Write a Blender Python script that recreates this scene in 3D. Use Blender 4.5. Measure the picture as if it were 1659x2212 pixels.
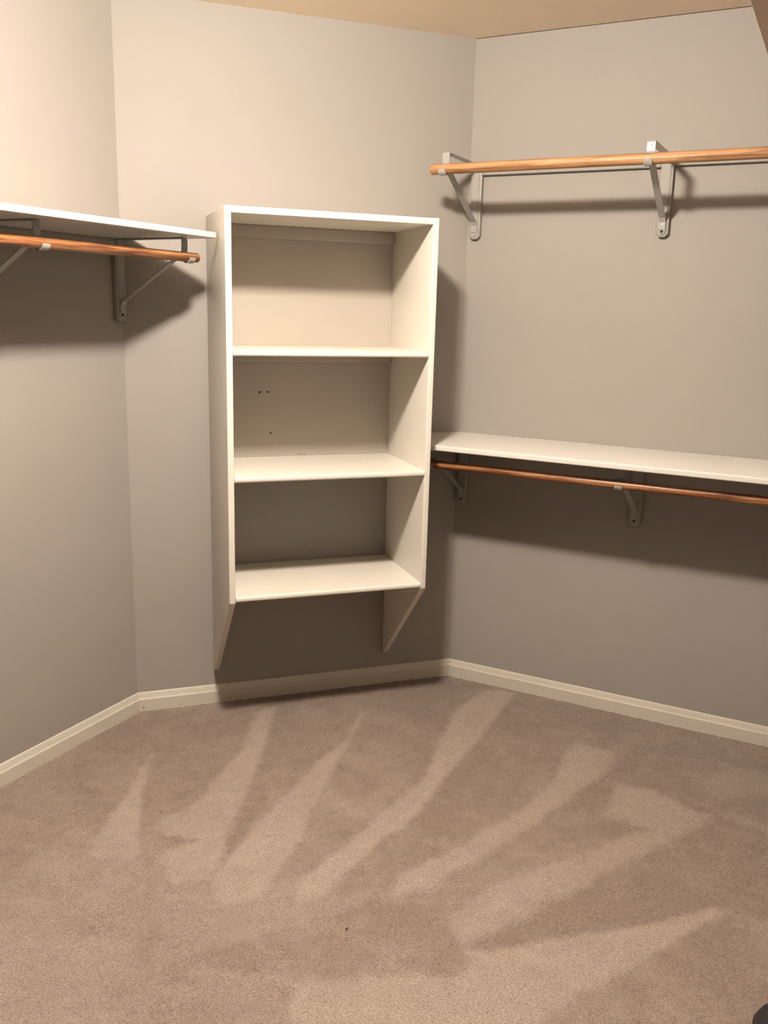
import bpy, bmesh, math
import numpy as np
from mathutils import Vector, Matrix

for o in list(bpy.data.objects):
    bpy.data.objects.remove(o, do_unlink=True)
scene = bpy.context.scene
COL = scene.collection

# ------------------------------------------------------------------ camera, world, exposure
cam_d = bpy.data.cameras.new('camera')
cam_d.sensor_fit = 'VERTICAL'
cam_d.sensor_height = 24.0
cam_d.lens = 1918.58 / 2212.0 * 24.0
cam_d.clip_start = 0.02
cam = bpy.data.objects.new('camera', cam_d)
COL.objects.link(cam)
FW = Vector((-0.44175435, 0.86898536, -0.22297428))
RT = Vector((0.88839086, 0.45834008, 0.02619266))
UP = Vector((-0.12495908, 0.18651759, 0.97447238))
m = Matrix.Identity(4)
for i in range(3):
    m[i][0], m[i][1], m[i][2] = RT[i], UP[i], -FW[i]
m.translation = Vector((2.1909, -3.2356, 1.4869))
cam.matrix_world = m
scene.camera = cam

world = bpy.data.worlds.new('world')
scene.world = world
world.use_nodes = True
world.node_tree.nodes['Background'].inputs[0].default_value = (0.02, 0.018, 0.015, 1)
world.node_tree.nodes['Background'].inputs[1].default_value = 0.2

vs = scene.view_settings
vs.view_transform = 'Standard'
vs.look = 'None'
vs.exposure = 1.09
vs.gamma = 1.0
vs.use_curve_mapping = False

LAMP_POS = Vector((1.225, -1.785, 2.390))
LAMP_R, LAMP_RZ = 0.083, 0.045
LAMP_STRENGTH = 525.0
LAMP_COLOR = (1.0, 0.888, 0.765)

# ------------------------------------------------------------------ room numbers (metres)
A, B = 0.9092, 0.8662            # left corner at y=-A, right corner at x=B, the diagonal wall joins them
XR, YN, HC = 2.34, -3.62, 2.44
NL = math.hypot(A, B)
DD = Vector((B / NL, A / NL, 0))   # along the diagonal wall, left to right
NN = Vector((A / NL, -B / NL, 0))  # out of the diagonal wall into the room
LC = Vector((0, -A, 0))
BB_H = 0.0708

# ------------------------------------------------------------------ materials
def nt(name):
    mt = bpy.data.materials.new(name)
    mt.use_nodes = True
    t = mt.node_tree
    return mt, t, t.nodes['Principled BSDF']

def N(t, typ, **kw):
    n = t.nodes.new(typ)
    for k, v in kw.items():
        setattr(n, k, v)
    return n

def noise(t, scale, detail=3, rough=0.5, vec=None, dist=0.0):
    n = N(t, 'ShaderNodeTexNoise')
    n.inputs['Scale'].default_value = scale
    n.inputs['Detail'].default_value = detail
    n.inputs['Roughness'].default_value = rough
    n.inputs['Distortion'].default_value = dist
    if vec is not None:
        t.links.new(vec, n.inputs['Vector'])
    return n

def ramp(t, fac, stops):
    r = N(t, 'ShaderNodeValToRGB')
    e = r.color_ramp.elements
    while len(e) < len(stops):
        e.new(0.5)
    for k, (p, c) in zip(e, stops):
        k.position = p
        k.color = (*c, 1)
    t.links.new(fac, r.inputs['Fac'])
    return r

def bump(t, bsdf, h, strength, dist):
    b = N(t, 'ShaderNodeBump')
    b.inputs['Strength'].default_value = strength
    b.inputs['Distance'].default_value = dist
    t.links.new(h, b.inputs['Height'])
    t.links.new(b.outputs['Normal'], bsdf.inputs['Normal'])
    return b

def painted(name, col, rough=0.6, var=0.03, nscale=60, bs=0.08, bd=0.002, spec=0.5):
    mt, t, b = nt(name)
    tc = N(t, 'ShaderNodeTexCoord')
    big = noise(t, 2.2, 3, 0.5, tc.outputs['Object'])
    lo = tuple(c * (1 - var) for c in col)
    hi = tuple(min(1, c * (1 + var)) for c in col)
    r = ramp(t, big.outputs['Fac'], [(0.35, lo), (0.65, hi)])
    t.links.new(r.outputs['Color'], b.inputs['Base Color'])
    b.inputs['Roughness'].default_value = rough
    b.inputs['Specular IOR Level'].default_value = spec
    fine = noise(t, nscale, 4, 0.6, tc.outputs['Object'])
    bump(t, b, fine.outputs['Fac'], bs, bd)
    return mt

M = {}
M['wall'] = painted('greige_wall_paint', (0.290, 0.270, 0.247), 0.62, 0.012, 160, 0.10, 0.0015, 0.35)
M['ceiling'] = painted('ceiling_paint', (0.82, 0.70, 0.56), 0.9, 0.02, 190, 0.25, 0.003, 0.2)
M['white'] = painted('white_gloss_paint', (0.625, 0.592, 0.528), 0.36, 0.012, 40, 0.05, 0.002, 0.5)
M['shelf_white'] = painted('white_shelf_paint', (0.605, 0.585, 0.540), 0.32, 0.012, 50, 0.05, 0.002, 0.5)
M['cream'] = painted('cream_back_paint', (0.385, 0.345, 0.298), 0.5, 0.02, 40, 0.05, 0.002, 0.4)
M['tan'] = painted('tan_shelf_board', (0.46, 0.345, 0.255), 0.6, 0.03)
M['trim'] = painted('cream_baseboard_paint', (0.52, 0.485, 0.415), 0.42, 0.03, 30, 0.05, 0.002, 0.5)
M['metal'] = painted('grey_painted_steel', (0.31, 0.30, 0.28), 0.3, 0.03, 80, 0.03, 0.001, 0.6)
M['metal_matte'] = painted('dull_grey_painted_steel', (0.30, 0.29, 0.27), 0.6, 0.03, 80, 0.03, 0.001, 0.3)
M['backing'] = painted('wall_colour_wood_strip', (0.295, 0.278, 0.252), 0.5, 0.02, 60, 0.05, 0.001, 0.4)
M['dark'] = painted('dark_hole', (0.012, 0.009, 0.007), 0.8, 0.05)
M['black'] = painted('black_rubber', (0.010, 0.010, 0.011), 0.55, 0.05, 120, 0.15, 0.001)
M['fixture'] = painted('lamp_pan_white', (0.7, 0.68, 0.63), 0.4)

def wood(name, dark, mid, light, rough=0.52, coat=0.0):
    mt, t, b = nt(name)
    tc = N(t, 'ShaderNodeTexCoord')
    mp = N(t, 'ShaderNodeMapping')
    mp.inputs['Scale'].default_value = (2.2, 42, 42)
    t.links.new(tc.outputs['Object'], mp.inputs['Vector'])
    n1 = noise(t, 1.6, 4, 0.6, mp.outputs['Vector'], 0.6)
    mp2 = N(t, 'ShaderNodeMapping')
    mp2.inputs['Scale'].default_value = (9, 260, 260)
    t.links.new(tc.outputs['Object'], mp2.inputs['Vector'])
    n2 = noise(t, 1.0, 3, 0.6, mp2.outputs['Vector'])
    mx = N(t, 'ShaderNodeMath', operation='MULTIPLY_ADD')
    mx.inputs[1].default_value = 0.35
    t.links.new(n2.outputs['Fac'], mx.inputs[0])
    t.links.new(n1.outputs['Fac'], mx.inputs[2])
    r = ramp(t, mx.outputs[0], [(0.54, dark), (0.68, mid), (0.82, light)])
    t.links.new(r.outputs['Color'], b.inputs['Base Color'])
    b.inputs['Roughness'].default_value = rough
    b.inputs['Coat Weight'].default_value = coat
    b.inputs['Coat Roughness'].default_value = 0.3
    bump(t, b, n2.outputs['Fac'], 0.12, 0.001)
    return mt

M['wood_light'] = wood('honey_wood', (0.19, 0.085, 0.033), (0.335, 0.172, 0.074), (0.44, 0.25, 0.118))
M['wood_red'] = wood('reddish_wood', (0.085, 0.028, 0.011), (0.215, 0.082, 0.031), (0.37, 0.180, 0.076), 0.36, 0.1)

def carpet():
    mt, t, b = nt('cut_pile_carpet')
    tc = N(t, 'ShaderNodeTexCoord')
    at = N(t, 'ShaderNodeAttribute', attribute_name='nap')
    # break the nap edges up with tuft-sized noise
    n1 = noise(t, 95, 4, 0.65, tc.outputs['Object'])
    n3 = noise(t, 270, 2, 0.7, tc.outputs['Object'])
    ad = N(t, 'ShaderNodeMath', operation='MULTIPLY_ADD')
    ad.inputs[1].default_value = 0.85
    t.links.new(n1.outputs['Fac'], ad.inputs[0])
    t.links.new(at.outputs['Fac'], ad.inputs[2])
    mr = N(t, 'ShaderNodeMapRange')
    mr.inputs['From Min'].default_value = 0.05
    mr.inputs['From Max'].default_value = 1.75
    t.links.new(ad.outputs[0], mr.inputs['Value'])
    r = ramp(t, mr.outputs['Result'], [(0.0, (0.148, 0.109, 0.087)), (0.5, (0.233, 0.183, 0.149)), (1.0, (0.322, 0.265, 0.223))])
    sp = ramp(t, n3.outputs['Fac'], [(0.30, (0.52, 0.50, 0.48)), (0.5, (1, 1, 1)), (0.70, (1.38, 1.38, 1.38))])
    mu = N(t, 'ShaderNodeMix', data_type='RGBA', blend_type='MULTIPLY')
    mu.inputs[0].default_value = 1.0
    t.links.new(r.outputs['Color'], mu.inputs[6])
    t.links.new(sp.outputs['Color'], mu.inputs[7])
    t.links.new(mu.outputs[2], b.inputs['Base Color'])
    b.inputs['Roughness'].default_value = 1.0
    b.inputs['Specular IOR Level'].default_value = 0.05
    b.inputs['Sheen Weight'].default_value = 0.15
    b.inputs['Sheen Roughness'].default_value = 0.6
    sm = N(t, 'ShaderNodeMath', operation='MULTIPLY_ADD')
    sm.inputs[1].default_value = 0.6
    t.links.new(n3.outputs['Fac'], sm.inputs[0])
    t.links.new(n1.outputs['Fac'], sm.inputs[2])
    bump(t, b, sm.outputs[0], 0.45, 0.006)
    return mt
M['carpet'] = carpet()

def glow():
    mt, t, b = nt('glowing_globe_glass')
    b.inputs['Base Color'].default_value = (0.9, 0.88, 0.84, 1)
    b.inputs['Roughness'].default_value = 0.3
    b.inputs['Emission Color'].default_value = (*LAMP_COLOR, 1)
    b.inputs['Emission Strength'].default_value = LAMP_STRENGTH
    return mt
M['globe'] = glow()

# ------------------------------------------------------------------ helpers
def tag(o, label=None, cat=None, group=None, kind=None):
    if label: o['label'] = label
    if cat: o['category'] = cat
    if group: o['group'] = group
    if kind: o['kind'] = kind
    return o

def obj(name, me, mat=None, parent=None, loc=None):
    o = bpy.data.objects.new(name, me)
    COL.objects.link(o)
    if mat is not None and not me.materials:
        me.materials.append(M[mat])
    if parent is not None:
        o.parent = parent
    if loc is not None:
        o.location = loc
    return o

def empty(name, loc, rotz=0):
    o = bpy.data.objects.new(name, None)
    COL.objects.link(o)
    o.empty_display_size = 0.05
    o.location = loc
    o.rotation_euler = (0, 0, rotz)
    return o

def to_mesh(bm, name, smooth=False, angle=35):
    bmesh.ops.recalc_face_normals(bm, faces=bm.faces)
    me = bpy.data.meshes.new(name)
    bm.to_mesh(me)
    bm.free()
    if smooth:
        for p in me.polygons:
            p.use_smooth = True
        me.set_sharp_from_angle(angle=math.radians(angle))
    return me

def prism(name, pts, vec, bevel=0.0, seg=2, bevel_sel=None, smooth=True):
    """closed polygon of 3-D points pushed along vec"""
    bm = bmesh.new()
    v0 = [bm.verts.new(Vector(p)) for p in pts]
    v1 = [bm.verts.new(Vector(p) + Vector(vec)) for p in pts]
    n = len(pts)
    bm.faces.new(v0)
    bm.faces.new(list(reversed(v1)))
    for i in range(n):
        bm.faces.new((v0[i], v1[i], v1[(i + 1) % n], v0[(i + 1) % n]))
    bmesh.ops.recalc_face_normals(bm, faces=bm.faces)
    if bevel > 0:
        ed = [e for e in bm.edges if bevel_sel is None or bevel_sel(e)]
        bmesh.ops.bevel(bm, geom=ed, offset=bevel, segments=seg, profile=0.5, affect='EDGES', clamp_overlap=True)
    return to_mesh(bm, name, smooth and bevel > 0)

def box(name, lo, hi, bevel=0.0, seg=2, sel=None):
    x0, y0, z0 = lo
    x1, y1, z1 = hi
    return prism(name, [(x0, y0, z0), (x1, y0, z0), (x1, y1, z0), (x0, y1, z0)], (0, 0, z1 - z0), bevel, seg, sel)

def cyl(name, p0, p1, r, seg=24, bevel=0.0):
    p0, p1 = Vector(p0), Vector(p1)
    ax = p1 - p0
    bm = bmesh.new()
    bmesh.ops.create_cone(bm, cap_ends=True, segments=seg, radius1=r, radius2=r, depth=ax.length)
    if bevel:
        ed = [e for e in bm.edges if any(len(f.verts) > 4 for f in e.link_faces)]
        bmesh.ops.bevel(bm, geom=ed, offset=bevel, segments=3, profile=0.5, affect='EDGES')
    q = Vector((0, 0, 1)).rotation_difference(ax.normalized())
    bmesh.ops.transform(bm, matrix=Matrix.Translation((p0 + p1) / 2) @ q.to_matrix().to_4x4(), verts=bm.verts)
    return to_mesh(bm, name, True, 50)

def strap(name, path, width, thick, taper=None):
    """flat metal strap following a path of (out, up) points; lies across x, centred on x=0.
    local frame: x along wall, -y out from the wall, z up. thick is laid on the left of the path."""
    n = len(path)
    P = [Vector((a, b)) for a, b in path]
    bm = bmesh.new()
    rows = []
    for i in range(n):
        if i == 0: t1 = t2 = (P[1] - P[0]).normalized()
        elif i == n - 1: t1 = t2 = (P[-1] - P[-2]).normalized()
        else:
            t1 = (P[i] - P[i - 1]).normalized(); t2 = (P[i + 1] - P[i]).normalized()
        n1 = Vector((-t1.y, t1.x)); n2 = Vector((-t2.y, t2.x))
        nm = (n1 + n2).normalized()
        k = thick / max(0.4, nm.dot(n1))
        w = width / 2 * (taper[i] if taper else 1)
        a = P[i]; b = P[i] + nm * k
        rows.append([bm.verts.new((-w, -a.x, a.y)), bm.verts.new((w, -a.x, a.y)),
                     bm.verts.new((w, -b.x, b.y)), bm.verts.new((-w, -b.x, b.y))])
    for i in range(n - 1):
        for j in range(4):
            bm.faces.new((rows[i][j], rows[i][(j + 1) % 4], rows[i + 1][(j + 1) % 4], rows[i + 1][j]))
    bm.faces.new(rows[0]); bm.faces.new(list(reversed(rows[-1])))
    return to_mesh(bm, name, False)

# ------------------------------------------------------------------ the setting
T = 0.12
def wall(name, p, q, outward, label, h0=-0.02, h1=HC + 0.02):
    p, q, o = Vector(p), Vector(q), Vector(outward) * T
    pts = [(p.x, p.y, h0), (q.x, q.y, h0), (q.x + o.x, q.y + o.y, h0), (p.x + o.x, p.y + o.y, h0)]
    w = obj(name, prism(name, pts, (0, 0, h1 - h0)), 'wall')
    return tag(w, label, 'wall', kind='structure')

wall('wall_left', (0, YN, 0), (0, -A, 0), (-1, 0, 0), 'greige painted wall carrying the long shelf on the left')
wall('wall_back', (0, -A, 0), (B, 0, 0), -NN, 'greige diagonal wall behind the white open cabinet')
wall('wall_right', (B, 0, 0), (XR + T, 0, 0), (0, 1, 0), 'greige painted wall with two closet rods on the right', h1=HC - 0.0022)
wall('wall_side', (XR, 0, 0), (XR, YN, 0), (1, 0, 0), 'greige wall just outside the right edge of the view')

foot = [(0, YN), (XR, YN), (XR, 0), (B, 0), (0, -A)]
cl = obj('ceiling', prism('ceiling', [(-T, YN - T, HC), (XR + T, YN - T, HC), (XR + T, T, HC), (-T, T, HC)], (0, 0, 0.1)), 'ceiling')
tag(cl, 'plain matte ceiling above the closet', 'ceiling', kind='structure')

# carpet: a fine sheet whose nap value follows the strokes of the vacuum cleaner
NAP = [
(0.95, 0.016, [(0.269, -1.133), (0.422, -1.359), (0.607, -1.573), (0.63, -1.616), (0.502, -1.674), (0.401, -1.446)]),
(0.6, 0.08, [(0.357, -1.751), (0.402, -1.696), (0.509, -1.665), (0.619, -1.603), (0.64, -1.662), (0.518, -1.788), (0.44, -1.832)]),
(0.5, 0.1, [(0.448, -1.816), (0.673, -1.644), (1.061, -1.47), (1.184, -1.531), (1.13, -1.66), (0.854, -1.795), (0.626, -1.843)]),
(0.9, 0.018, [(0.382, -0.697), (0.422, -0.618), (0.558, -0.882), (0.653, -1.098), (0.746, -1.321), (0.815, -1.468), (0.861, -1.583), (0.797, -1.642), (0.713, -1.598), (0.668, -1.543), (0.723, -1.454), (0.635, -1.48), (0.572, -1.476), (0.549, -1.42), (0.59, -1.353), (0.587, -1.295), (0.543, -1.111), (0.521, -0.98)]),
(0.95, 0.016, [(0.714, -0.479), (0.742, -0.5), (0.82, -0.788), (0.882, -1.016), (0.916, -1.167), (0.963, -1.28), (0.983, -1.368), (1.007, -1.478), (1.025, -1.568), (0.959, -1.657), (0.864, -1.582), (0.842, -1.44), (0.817, -1.281), (0.8, -1.079), (0.778, -0.887), (0.785, -0.71)]),
(1, 0.02, [(1.18, -0.024), (1.183, -0.308), (1.193, -0.452), (1.192, -0.665), (1.201, -0.913), (1.205, -1.088), (1.177, -1.185), (1.166, -1.33), (1.16, -1.492), (1.117, -1.558), (1.072, -1.464), (1.096, -1.283), (1.111, -1.056), (1.124, -0.988), (1.134, -0.821), (1.091, -0.611), (1.033, -0.352), (1.032, -0.259), (1.064, -0.067)]),
(0.9, 0.025, [(1.492, -0.339), (1.645, -0.328), (1.657, -0.45), (1.595, -0.655), (1.551, -0.833), (1.505, -0.999), (1.47, -1.096), (1.409, -1.252), (1.39, -1.33), (1.317, -1.403), (1.289, -1.319), (1.367, -1.155), (1.39, -1.09), (1.437, -0.969), (1.485, -0.812), (1.507, -0.64), (1.496, -0.471)]),
(0.8, 0.035, [(1.692, -0.534), (1.823, -0.524), (1.931, -0.572), (2.001, -0.591), (1.921, -0.768), (1.733, -1.137), (1.618, -1.358), (1.541, -1.489), (1.474, -1.418), (1.525, -1.243), (1.644, -1.048), (1.768, -0.863), (1.839, -0.755), (1.715, -0.754)]),
(0.95, 0.018, [(2.107, -1.038), (2.071, -1.041), (1.905, -1.207), (1.763, -1.329), (1.656, -1.434), (1.56, -1.506), (1.6, -1.575), (1.429, -1.673), (1.262, -1.782), (1.322, -1.911), (1.776, -1.661), (1.821, -1.535), (1.877, -1.449), (1.964, -1.281), (2.03, -1.151)]),
(0.7, 0.04, [(0.522, -1.965), (0.685, -1.921), (0.836, -1.855), (0.882, -1.898), (0.87, -1.98), (1.018, -2.079), (0.768, -2.217), (0.48, -1.985)]),
(0.55, 0.04, [(1.944, -0.372), (2.014, -0.226), (2.173, -0.223), (2.182, -0.366), (2.009, -0.434)]),
(0.5, 0.03, [(1.937, -0.522), (2.075, -0.534), (2.195, -0.566), (2.198, -0.611), (2.054, -0.582)]),
(0.6, 0.03, [(0.869, -1.007), (1.019, -1.064), (1.081, -0.997), (1.128, -1.089), (1.05, -1.148), (0.894, -1.105)]),
(0.45, 0.03, [(0.821, -0.806), (0.952, -0.748), (1.022, -0.781), (0.97, -0.882), (0.854, -0.879)]),
(0.4, 0.03, [(0.109, -1.444), (0.144, -1.424), (0.235, -1.542), (0.162, -1.598), (0.097, -1.576)]),
(0.5, 0.05, [(0.859, -1.585), (1.16, -1.492), (1.151, -1.609), (1.07, -1.73), (0.854, -1.795), (0.697, -1.804), (0.637, -1.71)]),
(-0.35, 0.02, [(1.551, -1.491), (1.663, -1.313), (1.762, -1.125), (1.777, -1.208), (1.931, -1.037), (2.078, -1.008), (1.902, -1.193), (1.759, -1.317), (1.644, -1.432)]),
(-0.35, 0.03, [(1.17, -1.618), (1.278, -1.457), (1.451, -1.381), (1.541, -1.504), (1.592, -1.571), (1.424, -1.663), (1.253, -1.768), (1.042, -1.851), (1.004, -1.821)]),
(-0.25, 0.03, [(1.597, -0.892), (1.697, -0.794), (1.792, -0.725), (1.745, -0.822), (1.601, -0.997)]),
(-0.3, 0.015, [(0.768, -1.351), (0.68, -1.148), (0.708, -1.1), (0.777, -1.187), (0.82, -1.388), (0.843, -1.488)]),
(-0.3, 0.015, [(0.64, -1.485), (0.714, -1.443), (0.737, -1.451), (0.703, -1.491), (0.661, -1.499)]),
]
def poly_sd(px, py, poly):
    n = len(poly)
    d = np.full(px.shape, 1e9)
    inside = np.zeros(px.shape, bool)
    for i in range(n):
        ax, ay = poly[i]; bx, by = poly[(i + 1) % n]
        ex, ey = bx - ax, by - ay
        wx, wy = px - ax, py - ay
        t = np.clip((wx * ex + wy * ey) / (ex * ex + ey * ey + 1e-12), 0, 1)
        d = np.minimum(d, (wx - ex * t) ** 2 + (wy - ey * t) ** 2)
        c = (ay > py) != (by > py)
        with np.errstate(divide='ignore', invalid='ignore'):
            xi = ax + (py - ay) * ex / (ey if abs(ey) > 1e-12 else 1e-12)
        inside ^= c & (px < xi)
    d = np.sqrt(d)
    return np.where(inside, d, -d)

def vnoise(x, y, s, seed):
    rng = np.random.RandomState(seed)
    g = rng.rand(256, 256)
    X = x * s + 37.0; Y = y * s + 91.0
    xi = np.floor(X).astype(int); yi = np.floor(Y).astype(int)
    fx = X - xi; fy = Y - yi
    fx = fx * fx * (3 - 2 * fx); fy = fy * fy * (3 - 2 * fy)
    a = g[xi % 256, yi % 256]; b = g[(xi + 1) % 256, yi % 256]
    c = g[xi % 256, (yi + 1) % 256]; e = g[(xi + 1) % 256, (yi + 1) % 256]
    return (a * (1 - fx) + b * fx) * (1 - fy) + (c * (1 - fx) + e * fx) * fy

def carpet_floor():
    st = 0.008
    xs = np.arange(-0.02, XR + 0.03, st)
    ys = np.arange(YN - 0.02, 0.03, st)
    X, Y = np.meshgrid(xs, ys)
    wob = 0.004
    PX = X + (vnoise(X, Y, 26, 1) - 0.5) * wob * 2 + (vnoise(X, Y, 70, 5) - .5) * 0.012
    PY = Y + (vnoise(X, Y, 26, 2) - 0.5) * wob * 2 + (vnoise(X, Y, 70, 6) - .5) * 0.012
    nap = 0.16 + 0.30 * (vnoise(X, Y, 5.5, 3) - 0.5) + 0.34 * (vnoise(X, Y, 17, 4) - 0.5) + 0.34 * (vnoise(X, Y, 48, 11) - 0.5)
    nap += 0.26 * np.clip((-Y - 1.20) / 0.5, 0, 1)
    for val, soft, poly in NAP:
        soft = soft * 1.0 + 0.008
        k = np.clip((poly_sd(PX, PY, poly) + soft * 0.5) / soft, 0, 1)
        k = k * k * (3 - 2 * k)
        if val > 0:
            tgt = val * 0.92 + 0.24 * (vnoise(X, Y, 9, 7) - 0.5) + 0.30 * (vnoise(X, Y, 48, 11) - 0.5)
            nap = nap * (1 - k) + np.maximum(nap, tgt) * k
        else:
            nap = nap + k * val * 0.8
    nap = np.clip(nap, 0, 1.1)
    Z = (vnoise(X, Y, 120, 8) - 0.5) * 0.0035 + (vnoise(X, Y, 12, 9) - .5) * 0.002 + nap * 0.001 - 0.001
    nx, ny = len(xs), len(ys)
    co = np.stack([X, Y, Z], -1).reshape(-1, 3)
    idx = np.arange(nx * ny).reshape(ny, nx)
    quads = np.stack([idx[:-1, :-1], idx[:-1, 1:], idx[1:, 1:], idx[1:, :-1]], -1).reshape(-1, 4)
    # keep only the cells inside the room's outline (a little under the walls)
    cx = co[quads].mean(1)
    keep = poly_sd(cx[:, 0], cx[:, 1], foot) > -0.03
    quads = quads[keep]
    me = bpy.data.meshes.new('floor')
    me.from_pydata([], [], [])
    me.vertices.add(len(co)); me.vertices.foreach_set('co', co.ravel())
    nq = len(quads)
    me.loops.add(nq * 4); me.loops.foreach_set('vertex_index', quads.ravel().astype(np.int32))
    me.polygons.add(nq)
    me.polygons.foreach_set('loop_start', np.arange(0, nq * 4, 4, dtype=np.int32))
    me.polygons.foreach_set('use_smooth', np.ones(nq, bool))
    at = me.attributes.new('nap', 'FLOAT', 'POINT')
    at.data.foreach_set('value', nap.ravel().astype(np.float32))
    me.update(); me.validate()
    return me
fl = obj('floor', carpet_floor(), 'carpet')
tag(fl, 'beige cut pile carpet with lighter vacuum strokes', 'carpet', kind='structure')

# baseboards, mitred at the corners
ring = [Vector((0, YN)), Vector((0, -A)), Vector((B, 0)), Vector((XR, 0)), Vector((XR, YN))]
BPROF = [(0.0, -0.004), (0.0135, -0.004), (0.0135, 0.0455), (0.0128, 0.0470), (0.0112, 0.0478), (0.0098, 0.0500),
         (0.0080, 0.0575), (0.0062, 0.0650), (0.0045, 0.0690), (0.0022, BB_H), (0.0, BB_H)]
def off_pt(i, v):
    n = len(ring)
    p, q, r = ring[(i - 1) % n], ring[i], ring[(i + 1) % n]
    d1 = (q - p).normalized(); d2 = (r - q).normalized()
    n1 = Vector((d1.y, -d1.x)); n2 = Vector((d2.y, -d2.x))
    nm = (n1 + n2).normalized()
    return q + nm * (v / nm.dot(n1))
def baseboard(name, i, j, label):
    bm = bmesh.new()
    r0 = [bm.verts.new((*off_pt(i, v), z)) for v, z in BPROF]
    r1 = [bm.verts.new((*off_pt(j, v), z)) for v, z in BPROF]
    n = len(BPROF)
    for k in range(n):
        bm.faces.new((r0[k], r1[k], r1[(k + 1) % n], r0[(k + 1) % n]))
    bm.faces.new(r0); bm.faces.new(list(reversed(r1)))
    o = obj(name, to_mesh(bm, name, True, 25), 'trim')
    return tag(o, label, 'baseboard', kind='structure')
baseboard('baseboard_left', 0, 1, 'cream moulded baseboard under the left shelf wall')
bbk = baseboard('baseboard_back', 1, 2, 'cream moulded baseboard below the white cabinet')
M['grey_scuff'] = painted('grey_scuff', (0.24, 0.21, 0.17), 0.8, 0.1)
for s_, z_, r_ in ((0.019, 0.015, 0.0045), (0.154, 0.011, 0.0035)):
    c_ = LC + DD * s_ + Vector((0, 0, z_))
    obj('scuff_mark', cyl('scuff_mark', c_ + NN * 0.0128, c_ + NN * 0.0137, r_, 10), 'grey_scuff', bbk)
baseboard('baseboard_right', 2, 3, 'cream moulded baseboard along the right wall')
baseboard('baseboard_side', 3, 4, 'cream baseboard along the wall outside the right edge')

# ------------------------------------------------------------------ ceiling lamp (its own light)
def ceiling_lamp():
    r = empty('ceiling_lamp', (LAMP_POS.x, LAMP_POS.y, HC))
    tag(r, 'small frosted globe lamp on the ceiling, above the frame', 'lamp')
    bm = bmesh.new()
    bmesh.ops.create_uvsphere(bm, u_segments=32, v_segments=20, radius=LAMP_R)
    bmesh.ops.scale(bm, vec=(1, 1, LAMP_RZ / LAMP_R), verts=bm.verts)
    bmesh.ops.translate(bm, vec=(0, 0, LAMP_POS.z - HC), verts=bm.verts)
    obj('globe', to_mesh(bm, 'globe', True, 180), 'globe', r)
    bm = bmesh.new()
    prof = [(0.0, 0.0), (0.060, 0.0), (0.060, -0.006), (0.052, -0.012), (0.045, -0.016), (0.0, -0.016)]
    rows = []
    for (rad, z) in prof:
        rows.append([bm.verts.new((rad * math.cos(a * math.pi / 16), rad * math.sin(a * math.pi / 16), z)) for a in range(32)] if rad > 0 else [bm.verts.new((0, 0, z))])
    for a, b in zip(rows, rows[1:]):
        for k in range(32):
            f = [a[k % len(a)], a[(k + 1) % len(a)], b[(k + 1) % len(b)], b[k % len(b)]]
            f = list(dict.fromkeys(f))
            bm.faces.new(f)
    obj('ceiling_pan', to_mesh(bm, 'ceiling_pan', True, 30), 'fixture', r)
ceiling_lamp()

# ------------------------------------------------------------------ open cabinet on the diagonal wall
S0, CW, CD = 0.2825, 0.698, 0.39
PT = 0.0205
def cabinet():
    org = LC + DD * S0
    r = empty('open_cabinet', (org.x, org.y, 0.134), math.atan2(DD.y, DD.x))
    tag(r, 'white open wall cabinet with three shelves and slanted lower sides', 'cabinet')
    zo = -0.134
    ZT, ZB, ZC = 1.7786, 0.520, 0.134
    side = [(0.0015, ZC), (0.014, ZC), (CD, ZB), (CD, ZT), (0.0015, ZT)]
    for x in (0.0, CW - PT):
        me = prism('side_panel', [(x, -n, z + zo) for n, z in side], (PT, 0, 0), 0.003, 3)
        obj('side_panel', me, 'white', r)
    def board(name, z0, z1, front, back=0.0055, bv=0.007):
        e = 0.0004
        me = prism(name, [(PT + e, -front, z0 + zo), (CW - PT - e, -front, z0 + zo), (CW - PT - e, -back, z0 + zo), (PT + e, -back, z0 + zo)],
                   (0, 0, z1 - z0), bv, 4,
                   lambda ed: all(abs(v.co.y + front) < 1e-6 for v in ed.verts) and abs(ed.verts[0].co.x - ed.verts[1].co.x) > 0.1)
        return obj(name, me, 'white', r)
    board('top_panel', 1.7575, 1.7778, CD - 0.0015, bv=0.002)
    board('shelf', 1.3305, 1.3495, CD + 0.002)
    board('shelf', 0.927, 0.9465, CD + 0.002)
    board('shelf', 0.5235, 0.5425, CD + 0.002)
    e = 0.0004
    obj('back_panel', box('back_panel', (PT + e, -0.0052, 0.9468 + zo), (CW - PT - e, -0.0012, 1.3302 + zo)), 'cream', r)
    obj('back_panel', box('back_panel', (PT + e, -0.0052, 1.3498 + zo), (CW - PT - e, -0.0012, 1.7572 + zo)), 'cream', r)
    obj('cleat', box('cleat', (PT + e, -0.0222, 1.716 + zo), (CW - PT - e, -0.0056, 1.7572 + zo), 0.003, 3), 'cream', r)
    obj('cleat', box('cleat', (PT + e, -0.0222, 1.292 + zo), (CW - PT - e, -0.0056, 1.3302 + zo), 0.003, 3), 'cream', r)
    for s, z, rad in ((0.463, 1.182, 0.0042), (0.492, 1.183, 0.0036), (0.503, 1.033, 0.0034)):
        obj('screw_hole', cyl('screw_hole', (s - S0, -0.0045, z + zo), (s - S0, -0.0056, z + zo), rad, 12), 'dark', r)
    for s, z, w, h in ((0.502, 1.1815, 0.012, 0.0022), (0.62, 0.9515, 0.03, 0.002)):
        obj('scuff_mark', box('scuff_mark', (s - S0 - w / 2, -0.0056, z + zo - h / 2), (s - S0 + w / 2, -0.0050, z + zo + h / 2)), 'scuff', r)
M['scuff'] = painted('brown_scuff', (0.20, 0.15, 0.10), 0.8, 0.2)
cabinet()

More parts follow.
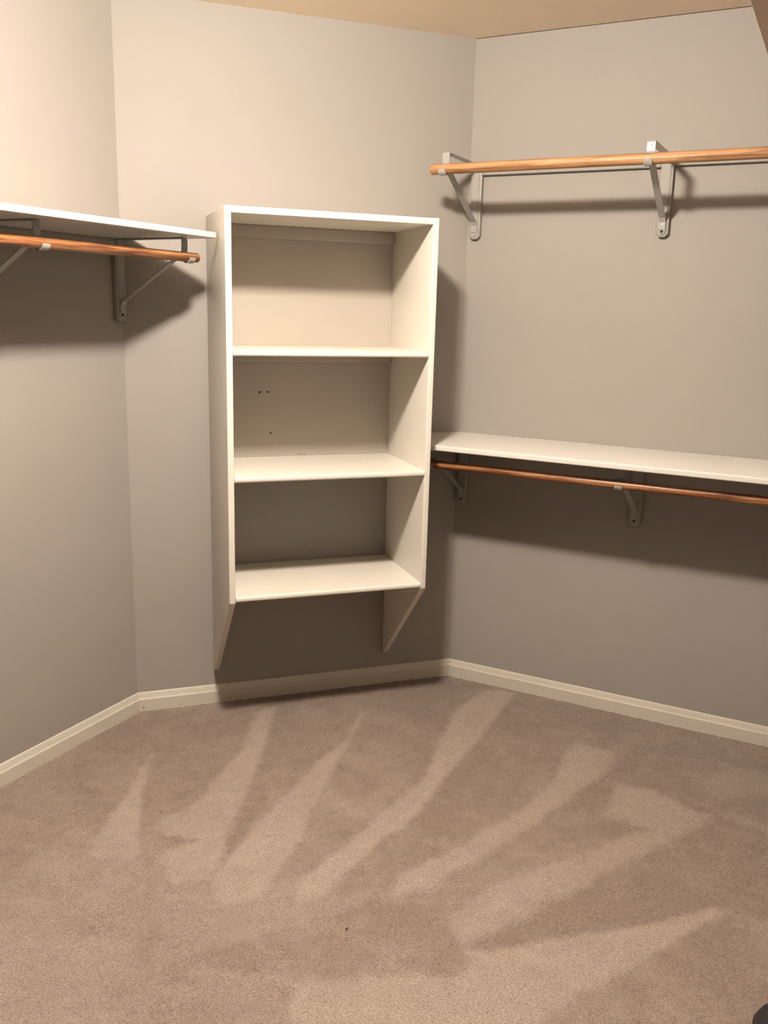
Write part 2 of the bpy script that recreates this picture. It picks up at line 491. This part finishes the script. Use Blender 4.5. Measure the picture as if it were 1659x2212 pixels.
# ------------------------------------------------------------------ shelves
def poly_shelf(name, pts, z0, z1, label, bv, sel, mat='shelf_white'):
    me = prism(name, [(x, y, z0) for x, y in pts], (0, 0, z1 - z0), bv, 4, sel)
    return tag(obj(name, me, mat), label, 'shelf')

LS, LY = 0.39, -0.901
e_d = (LY + A) / A * B       # where the diagonal wall meets the shelf's square end
poly_shelf('wall_shelf', [(0.001, YN + 0.01), (LS, YN + 0.01), (LS, LY), (e_d + 0.003, LY), (0.001, -A - 0.001)], 1.6872, 1.7060,
           'long white shelf high on the left wall above a reddish rod', 0.004,
           lambda e: all(abs(v.co.x - LS) < 1e-5 for v in e.verts))
RS = 0.39
cabR = LC + DD * (S0 + CW + 0.001)
cr = lambda n: cabR + NN * n
n_front = (RS + cabR.y) / (-NN.y)      # distance out along the cabinet side at which y = -RS
pf = cr(n_front)
pb = cabR + NN * 0.001
poly_shelf('wall_shelf', [(B + 0.001, -0.001), (pb.x + 0.0005, pb.y), (pf.x + 0.002, -RS), (XR - 0.001, -RS), (XR - 0.001, -0.001)], 1.0030, 1.0232,
           'white shelf on the right wall beside the cabinet, at mid height', 0.005,
           lambda e: all(abs(v.co.y + RS) < 1e-5 for v in e.verts))
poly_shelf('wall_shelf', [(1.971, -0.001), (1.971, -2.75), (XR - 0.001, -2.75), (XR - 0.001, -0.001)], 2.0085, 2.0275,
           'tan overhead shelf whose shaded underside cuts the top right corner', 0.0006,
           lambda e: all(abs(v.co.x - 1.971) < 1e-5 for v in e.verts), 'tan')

# ------------------------------------------------------------------ wooden strips on the walls
TB = 0.019
def vboard_right(name, xc, z0, z1, label):
    w, c = 0.021, 0.011
    pts = [(xc - w + c, -0.0005, z0), (xc + w - c, -0.0005, z0), (xc + w, -0.0005, z0 + c), (xc + w, -0.0005, z1), (xc - w, -0.0005, z1), (xc - w, -0.0005, z0 + c)]
    o = obj(name, prism(name, pts, (0, -TB, 0), 0.002, 2), 'backing')
    return tag(o, label, 'trim', kind='structure')
def vboard_left(name, yc, z0, z1, label):
    w, c = 0.021, 0.004
    pts = [(0.0005, yc - w + c, z0), (0.0005, yc + w - c, z0), (0.0005, yc + w, z0 + c), (0.0005, yc + w, z1), (0.0005, yc - w, z1), (0.0005, yc - w, z0 + c)]
    o = obj(name, prism(name, pts, (TB, 0, 0), 0.002, 2), 'backing')
    return tag(o, label, 'trim', kind='structure')
XA, XB_, XC, XD = 0.9005, 1.580, 1.576, 0.8975
TU, TLo, TLe = 2.0080, 1.0022, 1.6864
YE, YF = -0.933, -1.531
vboard_right('trim_1', XA, 1.748, TU, 'wall coloured wood strip behind the bracket at the upper rod end')
vboard_right('trim_2', XB_, 1.748, TU, 'wall coloured wood strip behind the bright tipped upper bracket')
vboard_right('trim_3', XD, 0.742, TLo, 'wall coloured wood strip under the mid shelf beside the cabinet')
vboard_right('trim_4', XC, 0.738, TLo, 'wall coloured wood strip under the mid shelf away from the cabinet')
vboard_left('trim_5', YE, 1.424, TLe, 'wall coloured wood strip in the left corner under the shelf')
vboard_left('trim_6', YF, 1.424, TLe, 'wall coloured wood strip under the left shelf near the frame edge')
def ledger(name, lo, hi, label):
    return tag(obj(name, box(name, lo, hi, 0.002, 2), 'backing'), label, 'trim', kind='structure')
w = 0.0212
ledger('trim_7', (XA + w, -TB, 1.9720), (XB_ - w, -0.0005, TU - 0.001), 'horizontal ledger strip on the wall between the two upper brackets')
ledger('trim_8', (XB_ + w, -TB, 1.9755), (XR - 0.001, -0.0005, TU - 0.001), 'horizontal ledger strip on the wall right of the upper brackets')
ledger('trim_9', (XD + w, -TB, 0.9655), (XC - w, -0.0005, TLo + 0.0005), 'horizontal ledger strip hidden under the mid shelf')
ledger('trim_10', (XC + w, -TB, 0.9655), (XR - 0.001, -0.0005, TLo + 0.0005), 'horizontal ledger strip under the mid shelf at the frame edge')
ledger('trim_11', (0.0005, YF + w, 1.650), (TB, YE - w, TLe + 0.0005), 'horizontal ledger strip under the left shelf by the corner')
ledger('trim_12', (0.0005, YN + 0.01, 1.650), (TB, YF - w, TLe + 0.0005), 'horizontal ledger strip under the left shelf by the frame edge')

# ------------------------------------------------------------------ shelf brackets
SW, ST = 0.0255, 0.0028
def bracket(loc, rotz, tab_v, rod_v, rod_dz, rod_r, label, group):
    """local: x along the wall, -y out of the wall, z=0 at the top of the arm"""
    r = empty('shelf_bracket', loc, rotz)
    tag(r, label, 'bracket', group)
    pv = TB + 0.0008
    obj('wall_plate', strap('wall_plate', [(pv + ST, -0.0005), (pv + ST, -0.232), (pv + ST, -0.243), (pv + ST, -0.2485), (pv + ST, -0.251)], SW, -ST, [1, 1, 0.93, 0.72, 0.45]), 'metal_matte', r)
    arm = [(pv, -0.0003), (tab_v - 0.006, -0.0003), (tab_v - 0.0018, -0.0015), (tab_v, -0.006)]
    R = rod_r + 0.0012
    bx = rod_v - R
    arm += [(tab_v, -0.030), (tab_v - 0.002, -rod_dz + rod_r * 0.75)]
    arm += [(bx, -rod_dz + rod_r * 0.15)]
    for a in range(190, 356, 11):
        arm.append((rod_v + R * math.cos(math.radians(a)), -rod_dz + R * math.sin(math.radians(a))))
    na = 6
    obj('arm', strap('arm', arm[:na - 2], SW, -ST), 'metal', r)
    hk = arm[na - 3:]
    obj('rod_hook', strap('rod_hook', hk, SW * 0.98, -ST, [1] * (len(hk) - 1) + [0.8]), 'metal', r)
    brace = [(pv + ST, -0.236), (pv + ST + 0.0008, -0.212), (pv + ST + 0.010, -0.198), (tab_v - 0.016, -0.048), (tab_v - 0.0032, -0.037)]
    obj('brace', strap('brace', brace, SW * 0.84, -ST), 'metal', r)
    y = -(pv + 2 * ST)
    obj('screw', cyl('screw', (0, y + ST + 0.0012, -0.2425), (0, y + 0.0006, -0.2425), 0.0042, 14), 'dark' if 'rod end' not in label else 'screw', r)
    obj('rivet', cyl('rivet', (0, -(tab_v - 0.0005), -0.0125), (0, -(tab_v + 0.0016), -0.0125), 0.0042, 14, 0.0008), 'metal', r)
    obj('rivet', cyl('rivet', (0, y, -0.221), (0, y - 0.0012, -0.221), 0.004, 14, 0.0006), 'metal', r)
    return r
M['screw'] = painted('worn_screw_head', (0.30, 0.28, 0.25), 0.35)
g = 'grey steel shelf and rod brackets'
UV, UDZ, UR = 0.3200, 0.0560, 0.0168
LV, LDZ, LR = 0.3220, 0.0595, 0.0150
EV, EDZ, ER = 0.3200, 0.0580, 0.0146
bracket((XA, 0, TU), 0, 0.305, UV, UDZ, UR, 'grey steel bracket holding the rod end high in the right corner', g)
bracket((XB_, 0, TU), 0, 0.306, UV, UDZ, UR, 'grey steel bracket with glinting tip under the bare upper rod', g)
bracket((XD, 0, TLo), 0, 0.305, LV, LDZ, LR, 'grey steel bracket under the mid shelf right beside the cabinet', g)
bracket((XC, 0, TLo), 0, 0.305, LV, LDZ, LR, 'grey steel bracket under the mid shelf, farther from the cabinet', g)
bracket((0, YE, TLe), math.pi / 2 - 0.055, 0.305, EV, EDZ, ER, 'grey steel bracket in the left corner carrying the shelf end', g)
bracket((0, YF, TLe), math.pi / 2, 0.305, EV, EDZ, ER, 'grey steel bracket under the left shelf cut by the frame edge', g)

# ------------------------------------------------------------------ rods
def rod(p0, p1, r, mat, label):
    p0, p1 = Vector(p0), Vector(p1)
    L = (p1 - p0).length
    me = cyl('closet_rod', (0, 0, 0), (L, 0, 0), r, 40, 0.0018)
    o = obj('closet_rod', me, mat)
    d = p1 - p0
    o.location = p0
    o.rotation_euler = (0, -math.asin(d.z / L), math.atan2(d.y, d.x))
    return tag(o, label, 'rod')
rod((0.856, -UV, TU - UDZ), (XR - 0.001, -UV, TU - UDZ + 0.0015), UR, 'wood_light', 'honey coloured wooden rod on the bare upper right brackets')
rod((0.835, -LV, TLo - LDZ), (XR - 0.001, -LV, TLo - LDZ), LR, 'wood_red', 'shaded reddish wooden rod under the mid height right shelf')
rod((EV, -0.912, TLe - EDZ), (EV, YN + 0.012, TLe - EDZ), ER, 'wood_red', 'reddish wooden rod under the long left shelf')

# ------------------------------------------------------------------ black shoe at the lower right corner
def shoe():
    cx, cy = 2.236, -1.500      # toe points towards +y
    r = empty('shoe', (cx, cy, 0.0))
    tag(r, 'black shoe toe at the bottom right corner of the carpet', 'shoe')
    def outline(t):      # half widths (outer, inner) along the length, t=0 heel .. 1 toe
        a = [0.0, 0.04, 0.12, 0.3, 0.5, 0.68, 0.82, 0.92, 0.98, 1.0]
        wl = [0.008, 0.024, 0.033, 0.034, 0.037, 0.046, 0.046, 0.037, 0.020, 0.004]
        return float(np.interp(t, a, wl))
    Ls = 0.285
    ts = [0, .015, .04, .08, .14, .22, .3, .4, .5, .6, .68, .75, .82, .88, .925, .955, .98, .993, 1.0]
    hs = [(0, .055), (.04, .085), (.14, .092), (.3, .088), (.42, .085), (.55, .074), (.68, .060), (.82, .051), (.92, .045), (.98, .034), (1.0, .022)]
    def ring_mesh(name, zf, wf, nseg=20, z0=0.0):
        bm = bmesh.new()
        rows = []
        for t in ts:
            wv = outline(t) * wf; h = zf(t)
            row = []
            for k in range(nseg + 1):
                a = math.pi * k / nseg
                row.append(bm.verts.new((wv * math.copysign(abs(math.cos(a)) ** 0.6, math.cos(a)), (t - 0.5) * Ls, z0 + (h - z0) * abs(math.sin(a)) ** 0.65)))
            rows.append(row)
        for p, q in zip(rows, rows[1:]):
            for k in range(nseg):
                bm.faces.new((p[k], p[k + 1], q[k + 1], q[k]))
            bm.faces.new((p[nseg], p[0], q[0], q[nseg]))
        bm.faces.new(rows[0]); bm.faces.new(list(reversed(rows[-1])))
        return to_mesh(bm, name, True, 60)
    up = obj('upper', ring_mesh('upper', lambda t: float(np.interp(t, [h[0] for h in hs], [h[1] for h in hs])), 0.96, z0=0.012), 'black', r)
    bm = bmesh.new()
    loop = [(outline(t) * 1.04, (t - 0.5) * Ls * 1.02) for t in ts] + [(-outline(t) * 1.04, (t - 0.5) * Ls * 1.02) for t in reversed(ts)]
    obj('sole', prism('sole', [(x, y, 0.002) for x, y in loop], (0, 0, 0.018)), 'black', r)
    bm.free()
    for k in range(4):
        t = 0.5 + 0.06 * k
        z = float(np.interp(t, [h[0] for h in hs], [h[1] for h in hs])) + 0.001
        obj('lace', cyl('lace', (-0.018, (t - .5) * Ls, z - 0.004), (0.018, (t - .5) * Ls + 0.004, z - 0.004), 0.003, 8), 'black', up)
shoe()

# ------------------------------------------------------------------ a crumb on the carpet
bm = bmesh.new()
bmesh.ops.create_icosphere(bm, subdivisions=2, radius=0.0026)
for v in bm.verts:
    v.co *= 1 + 0.3 * math.sin(v.co.x * 900 + v.co.y * 1300)
    v.co.z *= 0.7
o = obj('debris_speck', to_mesh(bm, 'debris_speck', True, 80), 'dark', None, (1.274, -1.573, 0.002))
tag(o, 'tiny dark speck lying on the carpet in front', 'debris')
